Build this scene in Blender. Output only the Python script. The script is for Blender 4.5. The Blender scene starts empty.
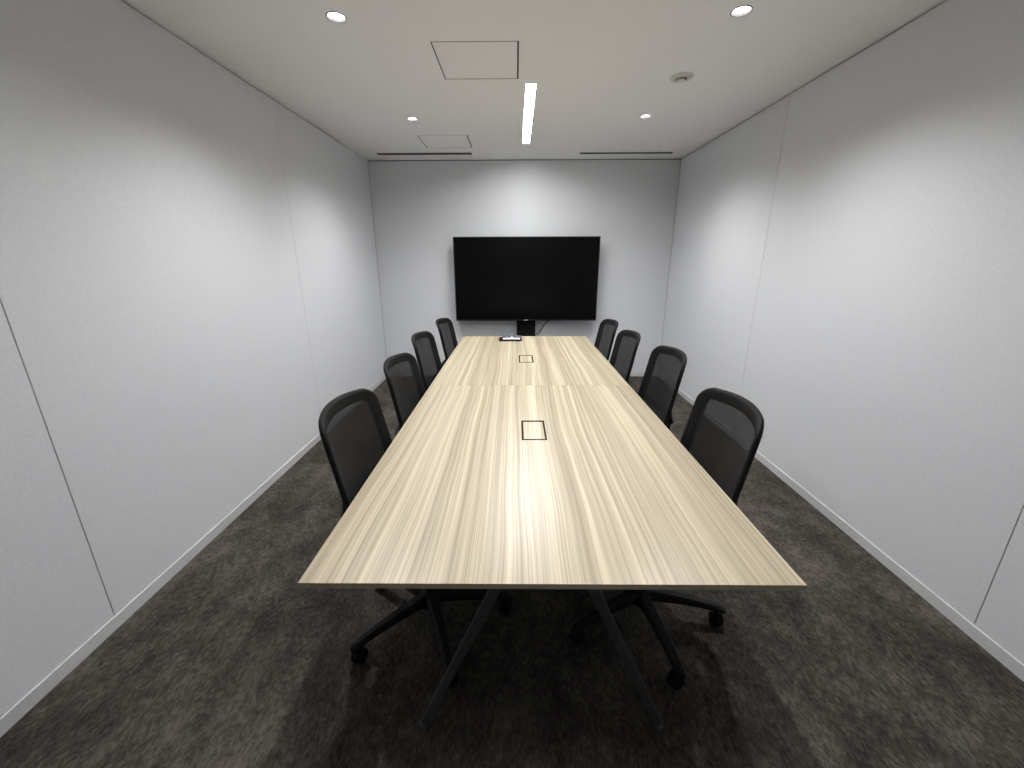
import bpy, bmesh, math, random
from mathutils import Vector, Matrix

random.seed(7)
SC = bpy.context.scene
COL = SC.collection
PI = math.pi

# ------------------------------------------------------------------ measures
XL, XR, YB, YF, ZC = -1.6335, 1.8032, 5.0505, -0.62, 2.478
CAM_H = 1.44495
TL, TR, TN, TJ, TF, TZ = -0.5110, 0.6715, 0.7787, 2.3377, 3.938, 0.72
TCX = (TL + TR) / 2


# ------------------------------------------------------------------ materials
def new_mat(name):
    m = bpy.data.materials.new(name)
    m.use_nodes = True
    nt = m.node_tree
    b = nt.nodes['Principled BSDF']
    return m, nt, b


def lin(r, g, b):
    f = lambda c: ((c / 255) / 12.92) if c / 255 <= 0.04045 else (((c / 255) + 0.055) / 1.055) ** 2.4
    return (f(r), f(g), f(b), 1)


def plain(name, col, rough=0.5, metal=0.0, spec=0.5, noise=0.06, nscale=60, bump=0.0):
    """principled surface with a faint procedural mottling"""
    m, nt, b = new_mat(name)
    b.inputs['Roughness'].default_value = rough
    b.inputs['Metallic'].default_value = metal
    b.inputs['Specular IOR Level'].default_value = spec
    tc = nt.nodes.new('ShaderNodeTexCoord')
    n = nt.nodes.new('ShaderNodeTexNoise')
    n.inputs['Scale'].default_value = nscale
    n.inputs['Detail'].default_value = 3
    nt.links.new(tc.outputs['Object'], n.inputs['Vector'])
    r = nt.nodes.new('ShaderNodeValToRGB')
    r.color_ramp.elements[0].position = 0.3
    r.color_ramp.elements[1].position = 0.7
    r.color_ramp.elements[0].color = tuple(c * (1 - noise) for c in col[:3]) + (1,)
    r.color_ramp.elements[1].color = tuple(min(1, c * (1 + noise)) for c in col[:3]) + (1,)
    nt.links.new(n.outputs['Fac'], r.inputs['Fac'])
    nt.links.new(r.outputs['Color'], b.inputs['Base Color'])
    if bump:
        bp = nt.nodes.new('ShaderNodeBump')
        bp.inputs['Strength'].default_value = bump
        bp.inputs['Distance'].default_value = 0.001
        nt.links.new(n.outputs['Fac'], bp.inputs['Height'])
        nt.links.new(bp.outputs['Normal'], b.inputs['Normal'])
    return m


def emit_mat(name, col, strength):
    m, nt, b = new_mat(name)
    b.inputs['Base Color'].default_value = (0.8, 0.8, 0.8, 1)
    b.inputs['Emission Color'].default_value = col
    b.inputs['Emission Strength'].default_value = strength
    return m


def wall_mat():
    m, nt, b = new_mat('wall_vinyl')
    b.inputs['Roughness'].default_value = 0.62
    b.inputs['Specular IOR Level'].default_value = 0.3
    tc = nt.nodes.new('ShaderNodeTexCoord')
    n = nt.nodes.new('ShaderNodeTexNoise')
    n.inputs['Scale'].default_value = 260
    n.inputs['Detail'].default_value = 2
    nt.links.new(tc.outputs['Object'], n.inputs['Vector'])
    r = nt.nodes.new('ShaderNodeValToRGB')
    r.color_ramp.elements[0].position = 0.3
    r.color_ramp.elements[1].position = 0.7
    r.color_ramp.elements[0].color = WALL_A
    r.color_ramp.elements[1].color = WALL_B
    nt.links.new(n.outputs['Fac'], r.inputs['Fac'])
    nt.links.new(r.outputs['Color'], b.inputs['Base Color'])
    bp = nt.nodes.new('ShaderNodeBump')
    bp.inputs['Strength'].default_value = 0.25
    bp.inputs['Distance'].default_value = 0.001
    nt.links.new(n.outputs['Fac'], bp.inputs['Height'])
    nt.links.new(bp.outputs['Normal'], b.inputs['Normal'])
    return m


def carpet_mat():
    m, nt, b = new_mat('carpet_loop_pile')
    N, L = nt.nodes, nt.links
    b.inputs['Roughness'].default_value = 0.95
    b.inputs['Specular IOR Level'].default_value = 0.1
    tc = N.new('ShaderNodeTexCoord')

    def noise(scale, sx, sy, detail, rough=0.6):
        mp = N.new('ShaderNodeMapping')
        mp.inputs['Scale'].default_value = (sx, sy, 1)
        L.new(tc.outputs['Object'], mp.inputs['Vector'])
        n = N.new('ShaderNodeTexNoise')
        n.inputs['Scale'].default_value = scale
        n.inputs['Detail'].default_value = detail
        n.inputs['Roughness'].default_value = rough
        L.new(mp.outputs['Vector'], n.inputs['Vector'])
        return n.outputs['Fac']

    def math_(op, a, b_):
        k = N.new('ShaderNodeMath')
        k.operation = op
        for i, v in enumerate((a, b_)):
            if isinstance(v, (int, float)):
                k.inputs[i].default_value = v
            else:
                L.new(v, k.inputs[i])
        return k.outputs[0]

    big = noise(2.6, 1.0, 0.75, 5, 0.66)
    mid = noise(10, 1.2, 0.7, 5, 0.72)
    rib = noise(1.0, 230, 45, 2, 0.6)
    fine = noise(330, 1, 1, 1)
    clump = noise(1.0, 75, 38, 3, 0.7)
    s = math_('ADD', math_('MULTIPLY', big, 0.60), math_('MULTIPLY', mid, 0.48))
    s = math_('ADD', s, math_('MULTIPLY', clump, 0.55))
    s = math_('ADD', s, math_('MULTIPLY', rib, 0.34))
    s = math_('ADD', s, math_('MULTIPLY', fine, 0.16))
    s = math_('MULTIPLY', s, 1 / 2.13)
    r = N.new('ShaderNodeValToRGB')
    e = r.color_ramp.elements
    e[0].position, e[0].color = 0.425, CARPET_D
    e[1].position, e[1].color = 0.585, CARPET_L
    mde = e.new(0.5)
    mde.color = CARPET_M
    L.new(s, r.inputs['Fac'])
    L.new(r.outputs['Color'], b.inputs['Base Color'])
    bp = N.new('ShaderNodeBump')
    bp.inputs['Strength'].default_value = 0.7
    bp.inputs['Distance'].default_value = 0.004
    L.new(math_('ADD', math_('ADD', rib, clump), math_('MULTIPLY', fine, 0.6)), bp.inputs['Height'])
    L.new(bp.outputs['Normal'], b.inputs['Normal'])
    return m


def wood_mat(name, off):
    """pale striped laminate, grain along y"""
    m, nt, b = new_mat(name)
    N, L = nt.nodes, nt.links
    tc = N.new('ShaderNodeTexCoord')
    base = N.new('ShaderNodeMapping')
    base.inputs['Location'].default_value = off
    L.new(tc.outputs['Object'], base.inputs['Vector'])
    # gentle waviness across the grain
    w = N.new('ShaderNodeTexNoise')
    wm = N.new('ShaderNodeMapping')
    wm.inputs['Scale'].default_value = (2.2, 0.75, 0)
    L.new(base.outputs['Vector'], wm.inputs['Vector'])
    w.inputs['Scale'].default_value = 1.0
    w.inputs['Detail'].default_value = 2
    L.new(wm.outputs['Vector'], w.inputs['Vector'])
    sx = N.new('ShaderNodeSeparateXYZ')
    L.new(base.outputs['Vector'], sx.inputs[0])
    ma = N.new('ShaderNodeMath'); ma.operation = 'MULTIPLY_ADD'
    ma.inputs[1].default_value = 0.065
    L.new(w.outputs['Fac'], ma.inputs[0]); L.new(sx.outputs['X'], ma.inputs[2])
    cx = N.new('ShaderNodeCombineXYZ')
    L.new(ma.outputs[0], cx.inputs['X']); L.new(sx.outputs['Y'], cx.inputs['Y'])

    def noise(sxx, syy, detail, rough=0.55):
        mp = N.new('ShaderNodeMapping')
        mp.inputs['Scale'].default_value = (sxx, syy, 0)
        L.new(cx.outputs[0], mp.inputs['Vector'])
        n = N.new('ShaderNodeTexNoise')
        n.inputs['Scale'].default_value = 1
        n.inputs['Detail'].default_value = detail
        n.inputs['Roughness'].default_value = rough
        L.new(mp.outputs['Vector'], n.inputs['Vector'])
        return n.outputs['Fac']

    def ramp(fac, stops):
        r = N.new('ShaderNodeValToRGB')
        e = r.color_ramp.elements
        e[0].position, e[0].color = stops[0]
        e[1].position, e[1].color = stops[-1]
        for p, c in stops[1:-1]:
            k = e.new(p); k.color = c
        L.new(fac, r.inputs['Fac'])
        return r.outputs['Color']

    def mul(a, b_, f):
        k = N.new('ShaderNodeMix'); k.data_type = 'RGBA'; k.blend_type = 'MULTIPLY'
        k.inputs['Factor'].default_value = f
        L.new(a, k.inputs['A']); L.new(b_, k.inputs['B'])
        return k.outputs['Result']

    broad = ramp(noise(24, 0.15, 6, 0.68), [(0.36, WOOD[0]), (0.46, WOOD[1]), (0.53, WOOD[2]), (0.61, WOOD[3])])
    line = ramp(noise(110, 0.25, 4, 0.65), [(0.38, (0.62, 0.585, 0.53, 1)), (0.5, (0.92, 0.91, 0.885, 1)), (0.58, (1, 1, 1, 1)), (0.66, (1.12, 1.12, 1.11, 1))])
    hair = ramp(noise(330, 0.9, 3, 0.7), [(0.38, (0.70, 0.67, 0.62, 1)), (0.5, (0.96, 0.955, 0.94, 1)), (0.6, (1, 1, 1, 1))])
    c = mul(mul(broad, line, 0.72), hair, 0.72)
    L.new(c, b.inputs['Base Color'])
    b.inputs['Roughness'].default_value = 0.34
    b.inputs['Specular IOR Level'].default_value = 0.62
    bp = N.new('ShaderNodeBump')
    bp.inputs['Strength'].default_value = 0.06
    bp.inputs['Distance'].default_value = 0.0006
    L.new(hair, bp.inputs['Height'])
    L.new(bp.outputs['Normal'], b.inputs['Normal'])
    return m


def net_mat():
    """open black mesh fabric, about a seventh of it holes"""
    m, nt, b = new_mat('chair_net_fabric')
    N, L = nt.nodes, nt.links
    tc = N.new('ShaderNodeTexCoord')
    w = N.new('ShaderNodeTexNoise')
    w.inputs['Scale'].default_value = 900
    L.new(tc.outputs['Object'], w.inputs['Vector'])
    r = N.new('ShaderNodeValToRGB')
    r.color_ramp.elements[0].color = (0.006, 0.006, 0.0065, 1)
    r.color_ramp.elements[1].color = (0.016, 0.016, 0.0165, 1)
    L.new(w.outputs['Fac'], r.inputs['Fac'])
    L.new(r.outputs['Color'], b.inputs['Base Color'])
    b.inputs['Roughness'].default_value = 0.8
    b.inputs['Specular IOR Level'].default_value = 0.2
    t = N.new('ShaderNodeBsdfTransparent')
    mix = N.new('ShaderNodeMixShader')
    mix.inputs[0].default_value = NET_OPEN
    L.new(b.outputs[0], mix.inputs[1])
    L.new(t.outputs[0], mix.inputs[2])
    L.new(mix.outputs[0], N['Material Output'].inputs[0])
    return m


WALL_A, WALL_B = (0.64, 0.660, 0.695, 1), (0.74, 0.760, 0.795, 1)
CARPET_D, CARPET_M, CARPET_L = (0.025, 0.0222, 0.0193, 1), (0.062, 0.0555, 0.048, 1), (0.132, 0.118, 0.102, 1)
WOOD = [(0.352, 0.298, 0.214, 1), (0.428, 0.372, 0.276, 1), (0.485, 0.427, 0.322, 1), (0.590, 0.528, 0.405, 1)]
NET_OPEN = 0.085
BAR_STRENGTH = 131.0
SPOT_W = 69.0
LAMP_COL = (1.0, 0.985, 0.965)

M = {}
M['wall'] = wall_mat()
M['partition'] = plain('dark_partition', (0.12, 0.12, 0.122, 1), 0.5)
M['joint'] = plain('wall_joint_shadow_gap', (0.16, 0.16, 0.165, 1), 0.8)
M['reveal'] = plain('ceiling_reveal', (0.05, 0.05, 0.05, 1), 0.8)
M['skirting'] = plain('skirting_vinyl', (0.60, 0.62, 0.635, 1), 0.42, noise=0.02)
M['ceiling'] = plain('ceiling_board', (0.925, 0.93, 0.94, 1), 0.9, noise=0.035, nscale=190, bump=0.25)
M['cavity'] = plain('ceiling_cavity', (0.03, 0.03, 0.03, 1), 0.9)
M['alu'] = plain('grey_aluminium', (0.16, 0.16, 0.155, 1), 0.55, 0.2)
M['slot'] = plain('diffuser_blade', (0.05, 0.05, 0.048, 1), 0.7)
M['white'] = plain('white_plastic', (0.74, 0.73, 0.70, 1), 0.45, noise=0.02)
M['trimring'] = plain('downlight_trim', (0.14, 0.14, 0.14, 1), 0.5, noise=0.02)
M['reflector'] = plain('downlight_reflector', (0.8, 0.8, 0.8, 1), 0.25, 0.7, noise=0.02)
M['lamp'] = emit_mat('downlight_lens', LAMP_COL + (1,), 14.0)
M['bar'] = emit_mat('linear_light_diffuser', LAMP_COL + (1,), BAR_STRENGTH)
M['carpet'] = carpet_mat()
M['wood_near'] = wood_mat('striped_laminate_near', (0.31, 1.7, 0))
M['wood_far'] = wood_mat('striped_laminate_far', (3.87, 8.2, 0))
M['edge'] = plain('table_edge_band', (0.46, 0.40, 0.30, 1), 0.5, noise=0.1)
M['gasket'] = plain('outlet_gasket', (0.014, 0.011, 0.009, 1), 0.7, spec=0.15)
M['steel'] = plain('dark_grey_steel', (0.085, 0.089, 0.096, 1), 0.5, 0.2, 0.4)
M['steel_black'] = plain('black_steel', (0.03, 0.03, 0.032, 1), 0.5, 0.2)
M['glide'] = plain('glide_metal', (0.10, 0.10, 0.10, 1), 0.4, 0.6)
M['frame'] = plain('chair_frame_plastic', (0.0075, 0.0075, 0.0086, 1), 0.6, spec=0.13, nscale=140)
M['net'] = net_mat()
M['fabric'] = plain('seat_fabric', (0.016, 0.016, 0.017, 1), 0.9, noise=0.4, nscale=420, bump=0.4)
M['nylon'] = plain('black_nylon', (0.008, 0.008, 0.009, 1), 0.55, spec=0.25, nscale=120)
M['wheel'] = plain('caster_wheel_rubber', (0.006, 0.006, 0.007, 1), 0.65, spec=0.2)
M['chrome'] = plain('gas_lift_steel', (0.05, 0.05, 0.052, 1), 0.3, 0.8)
M['screen'] = plain('screen_glass', (0.0028, 0.0028, 0.0034, 1), 0.25, spec=0.12, noise=0.02)
M['bezel'] = plain('tv_bezel', (0.006, 0.006, 0.007, 1), 0.35)
M['silver'] = plain('silver_badge', (0.7, 0.7, 0.72, 1), 0.3, 0.7)
M['black'] = plain('matt_black', (0.006, 0.006, 0.007, 1), 0.7, spec=0.2)
M['cable'] = plain('cable_sheath', (0.02, 0.02, 0.02, 1), 0.6)
M['tray'] = plain('black_tray', (0.010, 0.009, 0.008, 1), 0.45)
M['bluegrey'] = plain('blue_grey_plastic', (0.13, 0.14, 0.19, 1), 0.4)
M['remote_white'] = plain('white_remote_plastic', (0.80, 0.80, 0.80, 1), 0.4, noise=0.02)


# ------------------------------------------------------------------ mesh helpers
def link(name, bm, mat, parent=None, loc=(0, 0, 0), rotz=0.0, smooth=False):
    bmesh.ops.recalc_face_normals(bm, faces=bm.faces)
    me = bpy.data.meshes.new(name)
    bm.to_mesh(me)
    bm.free()
    for mt in (mat if isinstance(mat, (list, tuple)) else [mat]):
        me.materials.append(mt)
    if smooth:
        for p in me.polygons:
            p.use_smooth = True
    o = bpy.data.objects.new(name, me)
    COL.objects.link(o)
    o.location = loc
    o.rotation_euler = (0, 0, rotz)
    if parent:
        o.parent = parent
    if smooth and smooth != 'all':
        md = o.modifiers.new('split', 'EDGE_SPLIT')
        md.split_angle = math.radians(38)
    return o


def thing(name, label, cat, loc=(0, 0, 0), rotz=0.0, group=None):
    o = bpy.data.objects.new(name, None)
    o.empty_display_size = 0.1
    COL.objects.link(o)
    o.location = loc
    o.rotation_euler = (0, 0, rotz)
    o['label'] = label
    o['category'] = cat
    if group:
        o['group'] = group
    return o


def struct(o):
    o['kind'] = 'structure'
    return o


def box(bm, x0, x1, y0, y1, z0, z1, mi=0, bevel=0.0, seg=2):
    vs = [bm.verts.new((x, y, z)) for z in (z0, z1) for y in (y0, y1) for x in (x0, x1)]
    idx = [(0, 2, 3, 1), (4, 5, 7, 6), (0, 1, 5, 4), (2, 6, 7, 3), (0, 4, 6, 2), (1, 3, 7, 5)]
    fs = [bm.faces.new([vs[i] for i in f]) for f in idx]
    for f in fs:
        f.material_index = mi
    if bevel:
        es = list({e for f in fs for e in f.edges})
        r = bmesh.ops.bevel(bm, geom=es, offset=bevel, segments=seg, profile=0.5, affect='EDGES')
        for f in r['faces']:
            f.material_index = mi
    return vs


def loft(bm, rings, closed_ring=True, cap=True, loop=False):
    """rings: list of lists of points"""
    R = [[bm.verts.new(p) for p in r] for r in rings]
    n = len(R[0])
    cnt = len(R) if loop else len(R) - 1
    for i in range(cnt):
        a, b = R[i], R[(i + 1) % len(R)]
        for j in range(n if closed_ring else n - 1):
            k = (j + 1) % n
            bm.faces.new((a[j], a[k], b[k], b[j]))
    if cap and not loop:
        bm.faces.new(R[0][::-1])
        bm.faces.new(R[-1])


def tube(bm, pts, rad, seg=12):
    P = [Vector(p) for p in pts]
    rs = rad if isinstance(rad, (list, tuple)) else [rad] * len(P)
    rings = []
    up = None
    for i, p in enumerate(P):
        t = (P[min(i + 1, len(P) - 1)] - P[max(i - 1, 0)]).normalized()
        if up is None:
            up = Vector((0, 0, 1)) if abs(t.z) < 0.9 else Vector((1, 0, 0))
        s = t.cross(up).normalized()
        up = s.cross(t).normalized()
        rings.append([p + (s * math.cos(2 * PI * k / seg) + up * math.sin(2 * PI * k / seg)) * rs[i] for k in range(seg)])
    loft(bm, rings)


def beam(bm, p0, p1, w, h, side, w1=None, h1=None, bevel=0.0):
    """rectangular bar p0 -> p1; w across 'side', h across the third axis"""
    p0, p1 = Vector(p0), Vector(p1)
    t = (p1 - p0).normalized()
    s = Vector(side)
    s = (s - t * s.dot(t)).normalized()
    u = t.cross(s)
    rings = []
    for p, ww, hh in ((p0, w, h), (p1, w1 or w, h1 or h)):
        rings.append([p + s * (a * ww / 2) + u * (c * hh / 2) for a, c in ((-1, -1), (1, -1), (1, 1), (-1, 1))])
    n0 = len(bm.edges)
    bm.edges.ensure_lookup_table()
    before = set(bm.edges)
    loft(bm, rings)
    if bevel:
        es = [e for e in bm.edges if e not in before]
        bmesh.ops.bevel(bm, geom=es, offset=bevel, segments=2, profile=0.5, affect='EDGES')


def lathe(bm, prof, seg=36, cap=False):
    """prof: (r, z) list, revolved about z"""
    rings = []
    for r, z in prof:
        rings.append([(r * math.cos(2 * PI * k / seg), r * math.sin(2 * PI * k / seg), z) for k in range(seg)])
    loft(bm, rings, cap=cap)


def rrect(hw, hd, r, n=6):
    """outline of a rounded rectangle"""
    out = []
    for cx, cy, a0 in ((hw - r, hd - r, 0), (-hw + r, hd - r, 90), (-hw + r, -hd + r, 180), (hw - r, -hd + r, 270)):
        for k in range(n + 1):
            a = math.radians(a0 + 90 * k / n)
            out.append((cx + r * math.cos(a), cy + r * math.sin(a)))
    return out


# ------------------------------------------------------------------ room shell
bm = bmesh.new()
box(bm, XL - 0.12, XR + 0.12, YF - 0.12, YB + 0.12, -0.10, 0.0)
struct(link('floor', bm, M['carpet']))

BB = 0.054          # skirting height
REV = 0.009         # shadow gap under the ceiling
GAP = 0.0040        # joint between wall panels


def side_wall(name, x, sgn, seams):
    """sgn: direction from the room to the outside"""
    bm = bmesh.new()
    xa, xb = sorted((x, x + sgn * 0.012))
    ys = [YF] + seams + [YB]
    for a, b_ in zip(ys[:-1], ys[1:]):
        if b_ - a < 0.03:
            continue
        box(bm, xa, xb, a + GAP / 2, b_ - GAP / 2, BB - 0.02, ZC - REV, 0, 0.0006, 1)
    xa, xb = sorted((x + sgn * 0.009, x + sgn * 0.12))
    box(bm, xa, xb, YF - 0.1, YB + 0.1, -0.08, ZC - REV - 0.002, 1)
    xa, xb = sorted((x + sgn * 0.014, x + sgn * 0.115))
    box(bm, xa, xb, YF - 0.1, YB + 0.1, ZC - REV - 0.004, ZC + 0.1, 2)
    return struct(link(name, bm, [M['wall'], M['joint'], M['reveal']]))


side_wall('wall_left', XL - 0.003, -1, [-0.5718, 1.3124, 3.1966])
side_wall('wall_right', XR + 0.003, 1, [-0.5836, 1.2917, 3.1670])


def end_wall(name, y, sgn, seams=(), mat='wall'):
    bm = bmesh.new()
    ya, yb = sorted((y, y + sgn * 0.012))
    xs = [XL - 0.003] + list(seams) + [XR + 0.003]
    for a, b_ in zip(xs[:-1], xs[1:]):
        box(bm, a + 0.002, b_ - 0.002, ya, yb, BB - 0.02, ZC - REV, 0, 0.0006, 1)
    ya, yb = sorted((y + sgn * 0.009, y + sgn * 0.11))
    box(bm, XL - 0.008, XR + 0.008, ya, yb, -0.08, ZC - REV - 0.002, 1)
    ya, yb = sorted((y + sgn * 0.014, y + sgn * 0.105))
    box(bm, XL - 0.008, XR + 0.008, ya, yb, ZC - REV - 0.004, ZC + 0.1, 2)
    return struct(link(name, bm, [M[mat], M['joint'], M['reveal']]))


end_wall('wall_back', YB, 1)
end_wall('wall_front', YF, -1, (), 'partition')

SK = 0.0025
for nm, x0, x1, y0, y1 in (('baseboard_left', XL - 0.006, XL + SK, YF, YB),
                           ('baseboard_right', XR - SK, XR + 0.006, YF, YB),
                           ('baseboard_back', XL + SK, XR - SK, YB - 0.006, YB + 0.004),
                           ('baseboard_front', XL + SK, XR - SK, YF - 0.004, YF + SK)):
    bm = bmesh.new()
    box(bm, x0, x1, y0, y1, -0.002, BB, 0, 0.0009, 1)
    struct(link(nm, bm, M['skirting']))

# ceiling with its real openings
HATCH = [(-0.2075, 2.692, 0.445, 0.458), (-0.651, 4.327, 0.445, 0.440)]
SLOT = [(-0.9495, 4.775, 0.980, 0.088), (1.1415, 4.789, 0.955, 0.066)]
DOWN = [(-0.805, 2.237), (0.990, 2.219), (-0.805, 3.655), (0.993, 3.633)]
BARS = [(0.0935, 3.687, 0.068, 1.385), (0.0935, 1.09, 0.068, 1.385)]
holes = [('r', cx - w / 2, cx + w / 2, cy - d / 2, cy + d / 2) for cx, cy, w, d in HATCH + SLOT + BARS]
DR = 0.045
holes += [('c', x - 0.07, x + 0.07, y - 0.07, y + 0.07) for x, y in DOWN]
bm = bmesh.new()
xs = sorted({round(v, 5) for h in holes for v in h[1:3]} | {XL - 0.1, XR + 0.1})
ys = sorted({round(v, 5) for h in holes for v in h[3:5]} | {YF - 0.1, YB + 0.1})
vg = {}


def gv(x, y):
    k = (round(x, 5), round(y, 5))
    if k not in vg:
        vg[k] = bm.verts.new((x, y, ZC))
    return vg[k]


for i in range(len(xs) - 1):
    for j in range(len(ys) - 1):
        cx, cy = (xs[i] + xs[i + 1]) / 2, (ys[j] + ys[j + 1]) / 2
        if any(h[1] < cx < h[2] and h[3] < cy < h[4] for h in holes):
            continue
        bm.faces.new((gv(xs[i], ys[j]), gv(xs[i], ys[j + 1]), gv(xs[i + 1], ys[j + 1]), gv(xs[i + 1], ys[j])))
for h in holes:
    if h[0] == 'r':      # lip of a rectangular opening
        c = [(h[1], h[3]), (h[2], h[3]), (h[2], h[4]), (h[1], h[4])]
        lo = [bm.verts.new((x, y, ZC)) for x, y in c]
        hi = [bm.verts.new((x, y, ZC + 0.012)) for x, y in c]
        for k in range(4):
            bm.faces.new((lo[k], lo[(k + 1) % 4], hi[(k + 1) % 4], hi[k]))
    else:                # square cell with a round opening
        cx, cy = (h[1] + h[2]) / 2, (h[3] + h[4]) / 2
        n = 32
        sq, ci, up = [], [], []
        for k in range(n):
            a = 2 * PI * (k + 0.5) / n + PI / 4 - PI / n
            c, s = math.cos(a), math.sin(a)
            q = 0.07 / max(abs(c), abs(s))
            sq.append(bm.verts.new((cx + c * q, cy + s * q, ZC)))
            ci.append(bm.verts.new((cx + c * DR, cy + s * DR, ZC)))
            up.append(bm.verts.new((cx + c * DR, cy + s * DR, ZC + 0.012)))
        for k in range(n):
            k2 = (k + 1) % n
            bm.faces.new((sq[k], sq[k2], ci[k2], ci[k]))
            bm.faces.new((ci[k], ci[k2], up[k2], up[k]))
ceil = struct(link('ceiling', bm, M['ceiling']))
for p in ceil.data.polygons:      # every flat face looks down into the room
    if abs(p.normal.z) > 0.5 and p.normal.z > 0:
        p.flip()
bm = bmesh.new()
box(bm, XL - 0.12, XR + 0.12, YF - 0.12, YB + 0.12, ZC + 0.16, ZC + 0.22)
struct(link('ceiling', bm, M['cavity']))

# ------------------------------------------------------------------ ceiling fittings
HL = ['square ceiling access panel with dark outline, nearer the camera, beside the light strip',
      'small-looking square ceiling access panel close to the air slot by the back wall']
for (cx, cy, w, d), lb in zip(HATCH, HL):
    t = thing('ceiling_hatch', lb, 'access panel', (cx, cy, ZC), group='ceiling access panels')
    bm = bmesh.new()
    box(bm, -w / 2 + 0.0065, w / 2 - 0.009, -d / 2 + 0.008, d / 2 - 0.008, 0.0003, 0.0115, 0, 0.0005, 1)
    link('panel', bm, M['ceiling'], t)
    bm = bmesh.new()
    a, c = w / 2 - 0.0003, d / 2 - 0.0003
    for x0, x1, y0, y1 in ((-a, a, -c, -c + .0078), (-a, a, c - .0078, c), (-a, -a + .0063, -c + .0078, c - .0078), (a - .0088, a, -c + .0078, c - .0078)):
        box(bm, x0, x1, y0, y1, 0.0012, 0.012)
    box(bm, -w / 2 - .02, w / 2 + .02, -d / 2 - .02, d / 2 + .02, 0.0125, 0.03)
    link('frame', bm, M['cavity'], t)

SL = ['long narrow air slot at the back of the ceiling, left, beside an access panel',
      'long narrow air slot at the back of the ceiling, near the right wall']
for (cx, cy, w, d), lb in zip(SLOT, SL):
    t = thing('air_slot', lb, 'air vent', (cx, cy, ZC), group='ceiling air slots')
    bm = bmesh.new()
    e = 0.004
    for x0, x1, y0, y1 in ((-w / 2, w / 2, -d / 2, -d / 2 + e), (-w / 2, w / 2, d / 2 - e, d / 2),
                           (-w / 2, -w / 2 + e, -d / 2 + e, d / 2 - e), (w / 2 - e, w / 2, -d / 2 + e, d / 2 - e)):
        box(bm, x0, x1, y0, y1, -0.0008, 0.05)
    link('frame', bm, M['alu'], t)
    bm = bmesh.new()
    box(bm, -w / 2 + e, w / 2 - e, -0.0025, 0.0025, 0.004, 0.03)
    link('blade', bm, M['slot'], t)
    bm = bmesh.new()
    box(bm, -w / 2, w / 2, -d / 2, d / 2, 0.05, 0.055)
    link('plenum', bm, M['cavity'], t)

# linear light
BL = ['long bright white light strip set in the ceiling over the far half of the table',
      'long bright white light strip over the near end of the table, above the picture']
for (cx, cy, w, d), lb in zip(BARS, BL):
    t = thing('linear_light', lb, 'ceiling light', (cx, cy, ZC), group='ceiling light strips')
    bm = bmesh.new()
    box(bm, -w / 2 + 0.003, w / 2 - 0.003, -d / 2 + 0.003, d / 2 - 0.003, 0.012, 0.040, 0, 0.002, 1)
    link('diffuser', bm, M['bar'], t)
    bm = bmesh.new()
    a, c = w / 2 + 0.0003, d / 2 + 0.0003
    for x0, x1, y0, y1 in ((-a, a, -c, -c + .0028), (-a, a, c - .0028, c), (-a, -a + .0028, -c + .0028, c - .0028), (a - .0028, a, -c + .0028, c - .0028)):
        box(bm, x0, x1, y0, y1, -0.0015, 0.044)
    box(bm, -a, a, -c, c, 0.044, 0.050)
    g = 0.006                                   # flange lying on the ceiling round the opening
    for x0, x1, y0, y1 in ((-a - g, a + g, -c - g, -c), (-a - g, a + g, c, c + g), (-a - g, -a, -c, c), (a, a + g, -c, c)):
        box(bm, x0, x1, y0, y1, -0.0012, 0.0004)
    link('housing', bm, M['white'], t)

# round downlights
DL = ['round recessed downlight near the top of the picture, left of the large access panel',
      'round recessed downlight near the top of the picture, right side above the smoke detector',
      'small round recessed downlight at the far left, just before the small access panel',
      'small round recessed downlight at the far right, between light strip and right wall']
first = None


def spot_for(parent):
    ld = bpy.data.lights.new('downlight_beam', 'SPOT')
    ld.energy = SPOT_W
    ld.color = LAMP_COL
    ld.spot_size = math.radians(131)
    ld.spot_blend = 1.0
    ld.shadow_soft_size = 0.03
    lo = bpy.data.objects.new('downlight_beam', ld)
    COL.objects.link(lo)
    lo.parent = parent
    lo.location = (0, 0, -0.006)


for (x, y), lb in zip(DOWN, DL):
    if first is None:
        t = first = thing('downlight', lb, 'ceiling light', (x, y, ZC), group='recessed downlights')
        bm = bmesh.new()
        lathe(bm, [(0.0440, 0.012), (0.0440, -0.0022), (0.0425, -0.0030), (0.0395, -0.0022), (0.0385, 0.004), (0.0385, 0.012)], 40)
        link('trim_ring', bm, M['trimring'], t, smooth=True)
        bm = bmesh.new()
        lathe(bm, [(0.0375, 0.004), (0.0345, 0.012), (0.0325, 0.022)], 40)
        link('reflector', bm, M['reflector'], t, smooth=True)
        bm = bmesh.new()
        lathe(bm, [(0.0325, 0.012), (0.028, 0.0105), (0.018, 0.0095), (0.002, 0.009)], 40, cap=True)
        link('lens', bm, M['lamp'], t, smooth=True)
        spot_for(t)
    else:
        t = first.copy()
        COL.objects.link(t)
        t.location = (x, y, ZC)
        t['label'] = lb
        for ch in list(first.children):
            c = ch.copy()
            COL.objects.link(c)
            c.parent = t

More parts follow.
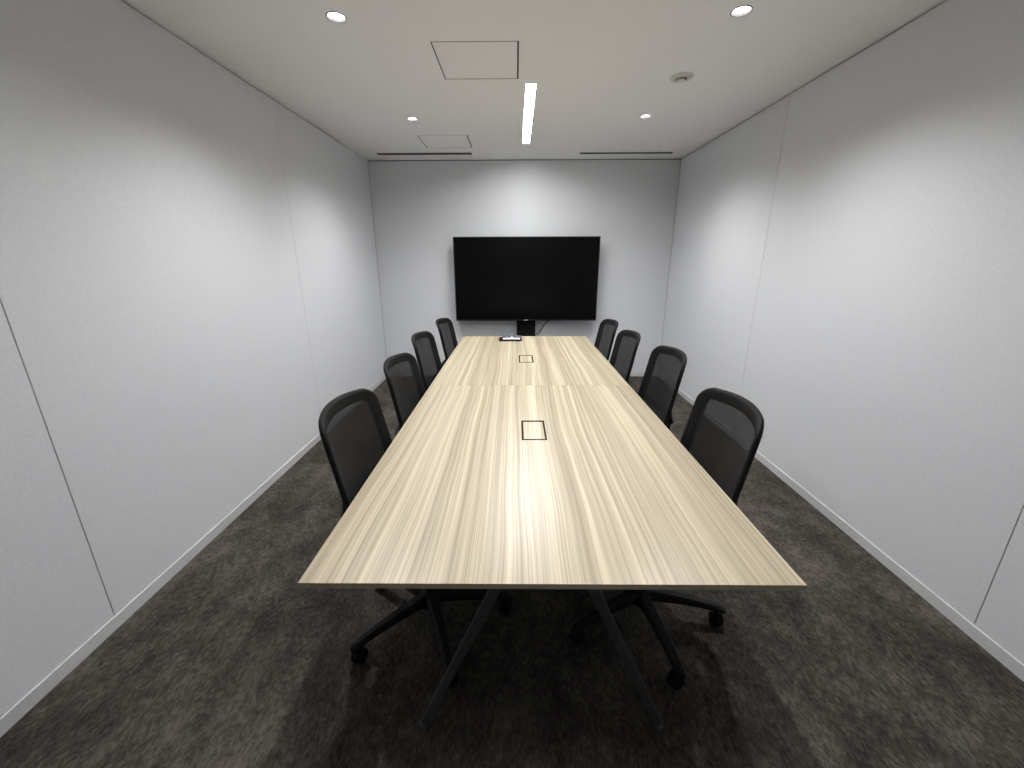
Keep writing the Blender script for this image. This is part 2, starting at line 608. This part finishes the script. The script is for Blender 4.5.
# smoke detector
t = thing('smoke_detector', 'round white smoke detector with dark vents on the ceiling near the right wall', 'smoke detector', (0.992, 2.91, ZC))
bm = bmesh.new()
lathe(bm, [(0.068, 0.0), (0.068, -0.006), (0.063, -0.011), (0.050, -0.013), (0.046, -0.011), (0.002, -0.011)], 44, cap=False)
link('base_plate', bm, M['white'], t, smooth=True)
bm = bmesh.new()
lathe(bm, [(0.030, -0.010), (0.030, -0.019), (0.027, -0.023), (0.016, -0.025), (0.002, -0.0255)], 40, cap=True)
link('sensor_dome', bm, M['white'], t, smooth=True)
bm = bmesh.new()
for k in range(10):
    a = 2 * PI * k / 10
    q = Matrix.Rotation(a, 3, 'Z')
    vs = box(bm, 0.0285, 0.0315, -0.0062, 0.0062, -0.0185, -0.0135)
    for v in vs:
        v.co = q @ v.co
link('vent_slots', bm, M['black'], t)

# ------------------------------------------------------------------ television group on the back wall
TVY = YB - 0.160
q = TVY / 4.9505          # the outline was measured at 0.10 m from the wall
TVX = (-0.7187 + 0.9563) / 2 * q
TVW, TVZ0, TVZ1 = (0.9563 + 0.7187) * q, CAM_H + (0.7219 - CAM_H) * q, CAM_H + (1.6744 - CAM_H) * q
t = thing('wall_television', 'large black flat television, switched off, on the back wall', 'television', (TVX, TVY, TVZ0))
H = TVZ1 - TVZ0
bm = bmesh.new()
box(bm, -TVW / 2, TVW / 2, 0.002, 0.036, 0, H, 0, 0.003, 2)
link('housing', bm, M['bezel'], t)
bm = bmesh.new()
b_ = 0.010
for x0, x1, z0, z1 in ((-TVW / 2, TVW / 2, 0, 0.014), (-TVW / 2, TVW / 2, H - b_, H), (-TVW / 2, -TVW / 2 + b_, 0.014, H - b_), (TVW / 2 - b_, TVW / 2, 0.014, H - b_)):
    box(bm, x0, x1, -0.002, 0.004, z0, z1, 0, 0.0008, 1)
link('bezel', bm, M['bezel'], t)
bm = bmesh.new()
box(bm, -TVW / 2 + b_, TVW / 2 - b_, 0.0005, 0.003, 0.014, H - b_)
link('screen', bm, M['screen'], t)
bm = bmesh.new()
box(bm, -0.55, 0.55, 0.036, 0.058, 0.15, H - 0.2, 0, 0.01, 2)
link('back_cover', bm, M['bezel'], t)
bm = bmesh.new()
box(bm, -0.35, 0.35, 0.058, 0.160, 0.28, 0.34, 0, 0.002, 1)
box(bm, -0.35, 0.35, 0.058, 0.160, 0.54, 0.60, 0, 0.002, 1)
link('wall_bracket', bm, M['steel_black'], t)
bm = bmesh.new()
box(bm, -0.023 - 0.004, 0.023 - 0.004, -0.0045, -0.0018, 0.002, 0.0105, 0, 0.001, 1)
o = link('badge', bm, M['silver'], t)
o['label'] = 'small silver badge'

t = thing('equipment_box', 'small black box on the back wall under the television', 'box', (0.121, YB, 0.40))
bm = bmesh.new()
box(bm, -0.113, 0.113, -0.055, 0.0008, 0, 0.325, 0, 0.004, 2)
link('case', bm, M['black'], t)
bm = bmesh.new()
box(bm, -0.100, 0.100, -0.0575, -0.0545, 0.02, 0.285, 0, 0.001, 1)
link('front_cover', bm, M['black'], t)

bm = bmesh.new()
pts = [(0.42, 5.040, 0.80), (0.405, 5.040, 0.74), (0.380, 5.041, 0.695), (0.350, 5.041, 0.665), (0.325, 5.041, 0.63),
       (0.300, 5.041, 0.58), (0.270, 5.041, 0.555), (0.245, 5.040, 0.535), (0.232, 5.036, 0.52)]
sm = []
for i in range(len(pts) - 1):
    a, c = Vector(pts[i]), Vector(pts[i + 1])
    p0, p3 = Vector(pts[max(i - 1, 0)]), Vector(pts[min(i + 2, len(pts) - 1)])
    for k in range(4):
        u = k / 4
        sm.append(0.5 * ((2 * a) + (c - p0) * u + (2 * p0 - 5 * a + 4 * c - p3) * u * u + (3 * a - p0 - 3 * c + p3) * u ** 3))
sm.append(Vector(pts[-1]))
tube(bm, sm, 0.0045, 8)
o = link('power_cable', bm, M['cable'], smooth=True)
o['label'] = 'thin dark cable hanging from behind the television to the black box'
o['category'] = 'cable'

# ------------------------------------------------------------------ conference table
t = TABLE = thing('conference_table', 'long pale striped wood conference table with dark angled legs', 'table', (TCX, (TN + TF) / 2, 0))
TY0 = (TN + TF) / 2
HW = (TR - TL) / 2
THK = 0.0145
OUT = [(0.0765, 1.677, 0.106, 0.214), (0.0745, 3.010, 0.106, 0.228)]


def table_top(y0, y1, oc, mat):
    """slab with an opening for its outlet lid; material 1 on the edges"""
    ox, oy, ow, od = oc
    ox -= TCX
    oy -= TY0
    y0 -= TY0
    y1 -= TY0
    xs = [-HW, ox - ow / 2, ox + ow / 2, HW]
    ys = [y0, oy - od / 2, oy + od / 2, y1]
    bm = bmesh.new()
    e = 0.0012
    V = {}
    for zi, z in enumerate((TZ - THK, TZ)):
        for i in range(4):
            for j in range(4):
                V[i, j, zi] = bm.verts.new((xs[i], ys[j], z))
    for i in range(3):
        for j in range(3):
            if i == 1 and j == 1:
                continue
            bm.faces.new((V[i, j, 1], V[i + 1, j, 1], V[i + 1, j + 1, 1], V[i, j + 1, 1]))
            bm.faces.new((V[i, j, 0], V[i, j + 1, 0], V[i + 1, j + 1, 0], V[i + 1, j, 0]))
    sides = []
    for k in range(3):
        for a, c in (((k, 0), (k + 1, 0)), ((k + 1, 3), (k, 3)), ((0, k + 1), (0, k)), ((3, k), (3, k + 1))):
            sides.append(bm.faces.new((V[a[0], a[1], 0], V[c[0], c[1], 0], V[c[0], c[1], 1], V[a[0], a[1], 1])))
    for a, c in (((1, 1), (1, 2)), ((1, 2), (2, 2)), ((2, 2), (2, 1)), ((2, 1), (1, 1))):
        sides.append(bm.faces.new((V[a[0], a[1], 0], V[c[0], c[1], 0], V[c[0], c[1], 1], V[a[0], a[1], 1])))
    for f in sides:
        f.material_index = 1
    rim = [ed for ed in bm.edges if len(ed.link_faces) == 2 and all(abs(v.co.z - TZ) < 1e-6 for v in ed.verts)
           and {f.material_index for f in ed.link_faces} == {0, 1}]
    bmesh.ops.bevel(bm, geom=rim, offset=e, segments=2, profile=0.5, affect='EDGES')
    return link('tabletop', bm, [mat, M['edge']], t)


table_top(TN, TJ - 0.0006, OUT[0], M['wood_near'])
table_top(TJ + 0.0006, TF, OUT[1], M['wood_far'])

for (ox, oy, ow, od), mt in zip(OUT, (M['wood_near'], M['wood_far'])):
    bm = bmesh.new()
    g = 0.0082
    ww, dd = ow / 2 - 0.0005, od / 2 - 0.0005
    for x0, x1, y0, y1 in ((-ww, ww, -dd, -dd + g * 1.1), (-ww, ww, dd - g * 1.9, dd), (-ww, -ww + g, -dd + g * 1.1, dd - g * 1.9), (ww - g, ww, -dd + g * 1.1, dd - g * 1.9)):
        box(bm, x0, x1, y0, y1, TZ - THK, TZ + 0.0006, 0, 0.0004, 1)
    f = link('outlet_frame', bm, M['gasket'], t, (ox - TCX, oy - TY0, 0))
    bm = bmesh.new()
    box(bm, -ww + g, ww - g, -dd + g * 1.1, dd - g * 1.9, TZ - THK, TZ + 0.0002, 0, 0.0005, 1)
    link('outlet_lid', bm, mt, f)

ZU = TZ - THK
for ly in (0.951, TJ, TF - (0.951 - TN)):
    bm = bmesh.new()
    y = ly - TY0
    box(bm, -0.30, 0.30, y - 0.035, y + 0.035, ZU - 0.006, ZU, 0, 0.001, 1)
    link('top_plate', bm, M['steel'], t)
    for s in (-1, 1):
        bm = bmesh.new()
        beam(bm, (s * 0.070, y, ZU - 0.006), (s * 0.376, y, 0.012), 0.034, 0.012, (1, 0, 0), 0.024, 0.012, 0.0015)
        lg = link('leg', bm, M['steel'], t)
        bm = bmesh.new()
        lathe(bm, [(0.002, 0.012), (0.006, 0.012), (0.006, 0.006), (0.013, 0.005), (0.014, 0.0), (0.002, 0.0)], 20, cap=True)
        link('glide', bm, M['glide'], lg, (s * 0.378, y, 0), smooth=True)
bm = bmesh.new()
for s in (-1, 1):
    box(bm, s * 0.10 - 0.02, s * 0.10 + 0.02, 0.951 - TY0 + 0.035, TF - 0.172 - TY0 - 0.035, ZU - 0.045, ZU - 0.006, 0, 0.002, 1)
link('beam', bm, M['steel_black'], t)

# tray with remotes at the far end of the table
TRY = 3.738
t = thing('tray', 'shallow black tray at the far end of the table in front of the television', 'tray', (-0.052, TRY, TZ))
bm = bmesh.new()
o1 = rrect(0.101, 0.058, 0.02, 6)
o2 = rrect(0.106, 0.063, 0.022, 6)
o3 = rrect(0.101, 0.058, 0.019, 6)
loft(bm, [[(x, y, 0.0005) for x, y in o1], [(x, y, 0.017) for x, y in o2], [(x, y, 0.018) for x, y in o3],
          [(x * 0.97, y * 0.95, 0.0045) for x, y in o3]])
link('tray_body', bm, M['tray'], t, smooth=True)

t = thing('slim_case', 'slim white case lying in the black tray under two remote controls', 'case', (-0.042, TRY, TZ + 0.0048))
bm = bmesh.new()
a = rrect(0.078, 0.047, 0.012, 5)
loft(bm, [[(x * 0.97, y * 0.96, 0.0) for x, y in a], [(x, y, 0.005) for x, y in a], [(x, y, 0.012) for x, y in a]])
link('case_body', bm, M['remote_white'], t, smooth=True)
bm = bmesh.new()
loft(bm, [[(x * 1.005, y * 1.005, 0.0125) for x, y in a], [(x * 1.005, y * 1.005, 0.016) for x, y in a], [(x * 0.96, y * 0.94, 0.019) for x, y in a]])
link('lid', bm, M['remote_white'], t, smooth=True)


def remote(loc, rz, label):
    r = thing('remote_control', label, 'remote control', loc, rz, 'remote controls on the white case')
    bm = bmesh.new()
    a = rrect(0.041, 0.019, 0.008, 5)
    loft(bm, [[(x * 0.96, y * 0.92, 0.0) for x, y in a], [(x, y, 0.005) for x, y in a], [(x, y, 0.012) for x, y in a], [(x * 0.95, y * 0.88, 0.017) for x, y in a]])
    link('case', bm, M['bluegrey'], r, smooth=True)
    bm = bmesh.new()
    for i in range(4):
        for j in range(2):
            x, y = -0.027 + i * 0.018, -0.007 + j * 0.014
            box(bm, x - 0.005, x + 0.005, y - 0.004, y + 0.004, 0.0165, 0.0186, 0, 0.001, 1)
    link('buttons', bm, M['nylon'], r)


remote((-0.086, TRY + 0.008, TZ + 0.0239), math.radians(9), 'small blue-grey remote control on the white case, left of its twin')
remote((0.008, TRY + 0.006, TZ + 0.0239), math.radians(-8), 'small blue-grey remote control on the white case, right of its twin')

# ------------------------------------------------------------------ office chairs
BH, BW, B0, REC, CU, BR, ARCH, TAP = 0.963, 0.436, 0.258, math.tan(0.182), 1.124, 0.069, 0.009, 0.036
ZLOW = 0.490


def back_x(u, z):
    x = -(B0 + REC * (z - 0.75)) + CU * u * u
    if z < 0.66:                       # lower edge sweeps gently forward under the sitter
        x += 0.35 * (0.66 - z) ** 2
    return x


def back_outline(inset=0.0):
    """closed outline (u, z) of the backrest, inset inwards"""
    r = max(BR - inset, 0.012)
    h = BH - inset
    lo = ZLOW + inset
    hw = lambda z: BW / 2 + TAP * (BH - z) - inset
    right = []
    rb = max(0.055 - inset, 0.012)
    for k in range(7):
        a = -PI / 2 + PI / 2 * k / 6
        x0 = hw(lo + rb)
        right.append((x0 - rb + rb * math.cos(a), lo + rb + rb * math.sin(a)))
    z0, z1 = lo + rb, h - ARCH - r
    for k in range(1, 12):
        z = z0 + (z1 - z0) * k / 12
        right.append((hw(z), z))
    x0 = hw(z1)
    for k in range(10):
        a = PI / 2 * k / 9
        right.append((x0 - r + r * math.cos(a), z1 + r * math.sin(a)))
    for k in range(1, 6):
        u = (x0 - r) * (1 - k / 6)
        right.append((u, h - ARCH * (u / (x0 - r)) ** 2))
    left = [(-u, z) for u, z in reversed(right)]
    bl = []
    u0 = right[0][0]
    for k in range(1, 8):
        bl.append((-u0 + 2 * u0 * k / 8, lo))
    return right + [(0.0, h)] + left + bl


CHAIR_GROUP = 'black office chairs around the conference table'


def make_chair(label):
    t = thing('office_chair', label, 'chair', (0, 0, 0), 0, CHAIR_GROUP)
    # backrest frame: rounded section swept round the outline
    prof = [(0.000, 0.004), (0.003, 0.010), (0.010, 0.012), (0.038, 0.007), (0.046, 0.002), (0.046, -0.003), (0.036, -0.007), (0.012, -0.012), (0.003, -0.009), (0.000, -0.003)]
    outl = {d: back_outline(d) for d in sorted({p[0] for p in prof})}
    n = len(outl[0.0])
    bm = bmesh.new()
    rings = []
    for i in range(n):
        ring = []
        for d, th in prof:
            u, z = outl[d][i]
            ring.append((back_x(u, z) + th, u, z - th * REC))
        rings.append(ring)
    loft(bm, rings, loop=True)
    fr = link('backrest_frame', bm, M['frame'], t, smooth='all')
    # net stretched inside the frame
    bm = bmesh.new()
    oi = back_outline(0.040)
    for scl in (1,):
        nu, nz = 14, 22
        zmin = min(z for u, z in oi)
        zmax = max(z for u, z in oi)

        def half(z):
            best = 0
            for k in range(n):
                (u1, z1), (u2, z2) = oi[k], oi[(k + 1) % n]
                if (z1 - z) * (z2 - z) <= 0 and abs(z1 - z2) > 1e-9:
                    u = u1 + (u2 - u1) * (z - z1) / (z2 - z1)
                    best = max(best, abs(u))
            return best
        g = []
        for j in range(nz + 1):
            s = j / nz
            s = 0.5 - 0.5 * math.cos(PI * s)
            z = zmin + 0.0005 + (zmax - zmin - 0.001) * s
            hwz = half(z)
            g.append([bm.verts.new((back_x(hwz * (2 * i / nu - 1), z) + 0.004, hwz * (2 * i / nu - 1), z)) for i in range(nu + 1)])
        for j in range(nz):
            for i in range(nu):
                bm.faces.new((g[j][i], g[j][i + 1], g[j + 1][i + 1], g[j + 1][i]))
    link('backrest_net', bm, M['net'], t, smooth='all')
    # yoke and spine behind the net
    bm = bmesh.new()
    pts, rad = [], []
    for sg in (-1, 1):
        arm = []
        for z, u, off, r in ((0.690, 0.212, 0.004, 0.007), (0.660, 0.213, 0.009, 0.009), (0.635, 0.205, 0.016, 0.012),
                             (0.615, 0.180, 0.026, 0.015), (0.602, 0.12, 0.034, 0.017), (0.592, 0.055, 0.040, 0.019)):
            arm.append(((back_x(u, z) - off, sg * u, z), r))
        if sg > 0:
            arm = [((back_x(0, 0.588) - 0.042, 0, 0.588), 0.020)] + arm[::-1]
        pts += [a[0] for a in arm]
        rad += [a[1] for a in arm]
    tube(bm, pts, rad, 12)
    link('lumbar_yoke', bm, M['frame'], t, smooth='all')
    bm = bmesh.new()
    spine = [(back_x(0, 0.58) - 0.036, 0, 0.585), (-0.275, 0, 0.53), (-0.272, 0, 0.46), (-0.235, 0, 0.415), (-0.17, 0, 0.392), (-0.06, 0, 0.390)]
    rings = []
    for i, p in enumerate(spine):
        a, c = Vector(spine[max(i - 1, 0)]), Vector(spine[min(i + 1, len(spine) - 1)])
        tt = (c - a).normalized()
        nn = Vector((-tt.z, 0, tt.x))
        ww = 0.032 + 0.006 * i
        rings.append([Vector(p) + nn * (b * 0.012) + Vector((0, q * ww, 0)) for q, b in ((-1, -.6), (-.8, -1), (.8, -1), (1, -.6), (1, .6), (.8, 1), (-.8, 1), (-1, .6))])
    loft(bm, rings)
    link('back_support', bm, M['frame'], t, smooth=True)
    # seat cushion and its pan
    bm = bmesh.new()
    rings = []
    for f, z, dx in ((0.93, 0.435, 0), (0.985, 0.443, 0), (1.0, 0.458, 0), (0.99, 0.476, 0), (0.95, 0.488, 0), (0.86, 0.494, 0), (0.60, 0.494, 0), (0.25, 0.492, 0)):
        ring = []
        for x, y in rrect(0.232 * f, 0.240 * f, 0.085 * f, 8):
            drop = 0.030 * max(0.0, (x - 0.10) / 0.13) ** 2 if z > 0.45 else 0.012 * max(0.0, (x - 0.10) / 0.13) ** 2
            ring.append((x + 0.025, y, z - drop))
        rings.append(ring)
    loft(bm, rings)
    link('seat', bm, M['fabric'], t, smooth='all')
    bm = bmesh.new()
    loft(bm, [[(x + 0.025, y, z) for x, y in rrect(0.215 * f, 0.222 * f, 0.075, 6)] for f, z in ((0.86, 0.412), (0.97, 0.420), (1.0, 0.436))])
    link('seat_pan', bm, M['nylon'], t, smooth=True)
    bm = bmesh.new()
    box(bm, -0.10, 0.085, -0.065, 0.065, 0.362, 0.414, 0, 0.012, 2)
    mech = link('tilt_mechanism', bm, M['nylon'], t, smooth=True)
    bm = bmesh.new()
    tube(bm, [(0.03, -0.05, 0.392), (0.03, -0.15, 0.390), (0.03, -0.205, 0.388), (0.03, -0.235, 0.386)], [0.005, 0.005, 0.008, 0.007], 8)
    link('lever', bm, M['nylon'], mech, smooth='all')
    # gas lift
    bm = bmesh.new()
    lathe(bm, [(0.014, 0.37), (0.014, 0.235), (0.0245, 0.232), (0.0245, 0.085), (0.020, 0.055)], 24, cap=True)
    link('gas_lift', bm, M['chrome'], t, smooth=True)
    bm = bmesh.new()
    lathe(bm, [(0.026, 0.145), (0.040, 0.138), (0.050, 0.112), (0.050, 0.090), (0.042, 0.074), (0.022, 0.072)], 30, cap=True)
    link('base_hub', bm, M['nylon'], t, smooth=True)
    for k in range(5):
        bm = bmesh.new()
        rings = []
        for r, zc, w, h in ((0.030, 0.112, 0.056, 0.050), (0.080, 0.111, 0.050, 0.044), (0.160, 0.105, 0.043, 0.036), (0.245, 0.094, 0.036, 0.030), (0.300, 0.085, 0.034, 0.027), (0.325, 0.078, 0.034, 0.024), (0.338, 0.072, 0.024, 0.016)):
            rings.append([(r, sy * w / 2, zc + sz * h / 2) for sy, sz in ((-1, -.6), (-.6, -1), (.6, -1), (1, -.6), (1, .3), (.55, 1), (-.55, 1), (-1, .3))])
        loft(bm, rings)
        lg = link('base_leg', bm, M['nylon'], t, (0, 0, 0), 2 * PI * k / 5, smooth=True)
        bm = bmesh.new()
        for s in (-1, 1):
            rr = []
            for wy, rad in ((0.004, 0.022), (0.006, 0.0265), (0.017, 0.0265), (0.021, 0.024), (0.0225, 0.015)):
                rr.append([(rad * math.cos(2 * PI * q / 24), s * wy, rad * math.sin(2 * PI * q / 24)) for q in range(24)])
            loft(bm, rr)
        tube(bm, [(0, -0.02, 0), (0, 0.02, 0)], 0.005, 8)
        hood = []
        for q in range(9):
            a = math.radians(20 + 150 * q / 8)
            hood.append([(0.0305 * math.cos(a), -0.0035, 0.0305 * math.sin(a)), (0.0305 * math.cos(a), 0.0035, 0.0305 * math.sin(a)),
                         (0.010 * math.cos(a), 0.0035, 0.010 * math.sin(a)), (0.010 * math.cos(a), -0.0035, 0.010 * math.sin(a))])
        loft(bm, hood)
        tube(bm, [(0.012, 0, 0.024), (0.012, 0, 0.046)], 0.007, 10)
        link('caster', bm, M['wheel'], lg, (0.309, 0, 0.0266), math.radians(35 + 61 * k), smooth=True)
    return t


def copy_tree(o, parent=None):
    c = o.copy()
    COL.objects.link(c)
    if parent:
        c.parent = parent
    for ch in list(o.children):
        copy_tree(ch, c)
    return c


def children_of(o, name):
    return sorted([c for c in o.children if c.name.split('.')[0] == name], key=lambda q: q.name)


CH = [('L', -0.352, 1.371, -0.031, 221, 'black mesh-back office chair on the left side of the table, nearest the camera'),
      ('L', -0.343, 2.017, -0.033, 190, 'black mesh-back office chair on the left side, second from the near end of the table'),
      ('L', -0.378, 2.708, -0.045, 205, 'black mesh-back office chair on the left side, third from the near end of the table'),
      ('L', -0.345, 3.376, -0.050, 232, 'black mesh-back office chair on the left side, farthest, beside the television end'),
      ('R', 0.515, 1.391, 0.010, -81, 'black mesh-back office chair on the right side of the table, nearest the camera'),
      ('R', 0.592, 2.206, -0.020, 40, 'black mesh-back office chair on the right side, second from the near end of the table'),
      ('R', 0.515, 2.759, -0.017, -126, 'black mesh-back office chair on the right side, third from the near end of the table'),
      ('R', 0.498, 3.294, -0.029, -126, 'black mesh-back office chair on the right side, farthest, beside the television end')]
proto = None
for side, x, y, psi, star, lb in CH:
    if proto is None:
        c = proto = make_chair(lb)
    else:
        c = copy_tree(proto)
    c['label'] = lb
    c.location = (x, y, 0)
    rz = psi if side == 'L' else PI - psi
    c.rotation_euler = (0, 0, rz)
    for k, lg in enumerate(children_of(c, 'base_leg')):
        lg.rotation_euler = (0, 0, math.radians(star + 72 * k) - rz)

# ------------------------------------------------------------------ camera, world, colour
cam = bpy.data.cameras.new('camera')
cam.sensor_width = 36
cam.lens = 411.76987 / 1024 * 36
cam.clip_start = 0.02
co = bpy.data.objects.new('camera', cam)
COL.objects.link(co)
yaw, pitch, roll = 0.01049, -0.29752, 0.00333
R = Matrix.Rotation(yaw, 3, 'Z') @ Matrix.Rotation(pitch, 3, 'X') @ Matrix.Rotation(roll, 3, 'Y')
r, f, u = R.col[0], R.col[1], R.col[2]
mw = Matrix((( r.x, u.x, -f.x, 0), (r.y, u.y, -f.y, 0), (r.z, u.z, -f.z, CAM_H), (0, 0, 0, 1)))
co.matrix_world = mw
SC.camera = co

w = bpy.data.worlds.new('world')
w.use_nodes = True
w.node_tree.nodes['Background'].inputs[0].default_value = (0.05, 0.05, 0.05, 1)
w.node_tree.nodes['Background'].inputs[1].default_value = 0.1
SC.world = w

vs = SC.view_settings
vs.view_transform = 'Standard'
vs.look = 'None'
vs.gamma = 1.0
vs.use_curve_mapping = False
vs.exposure = 0.0
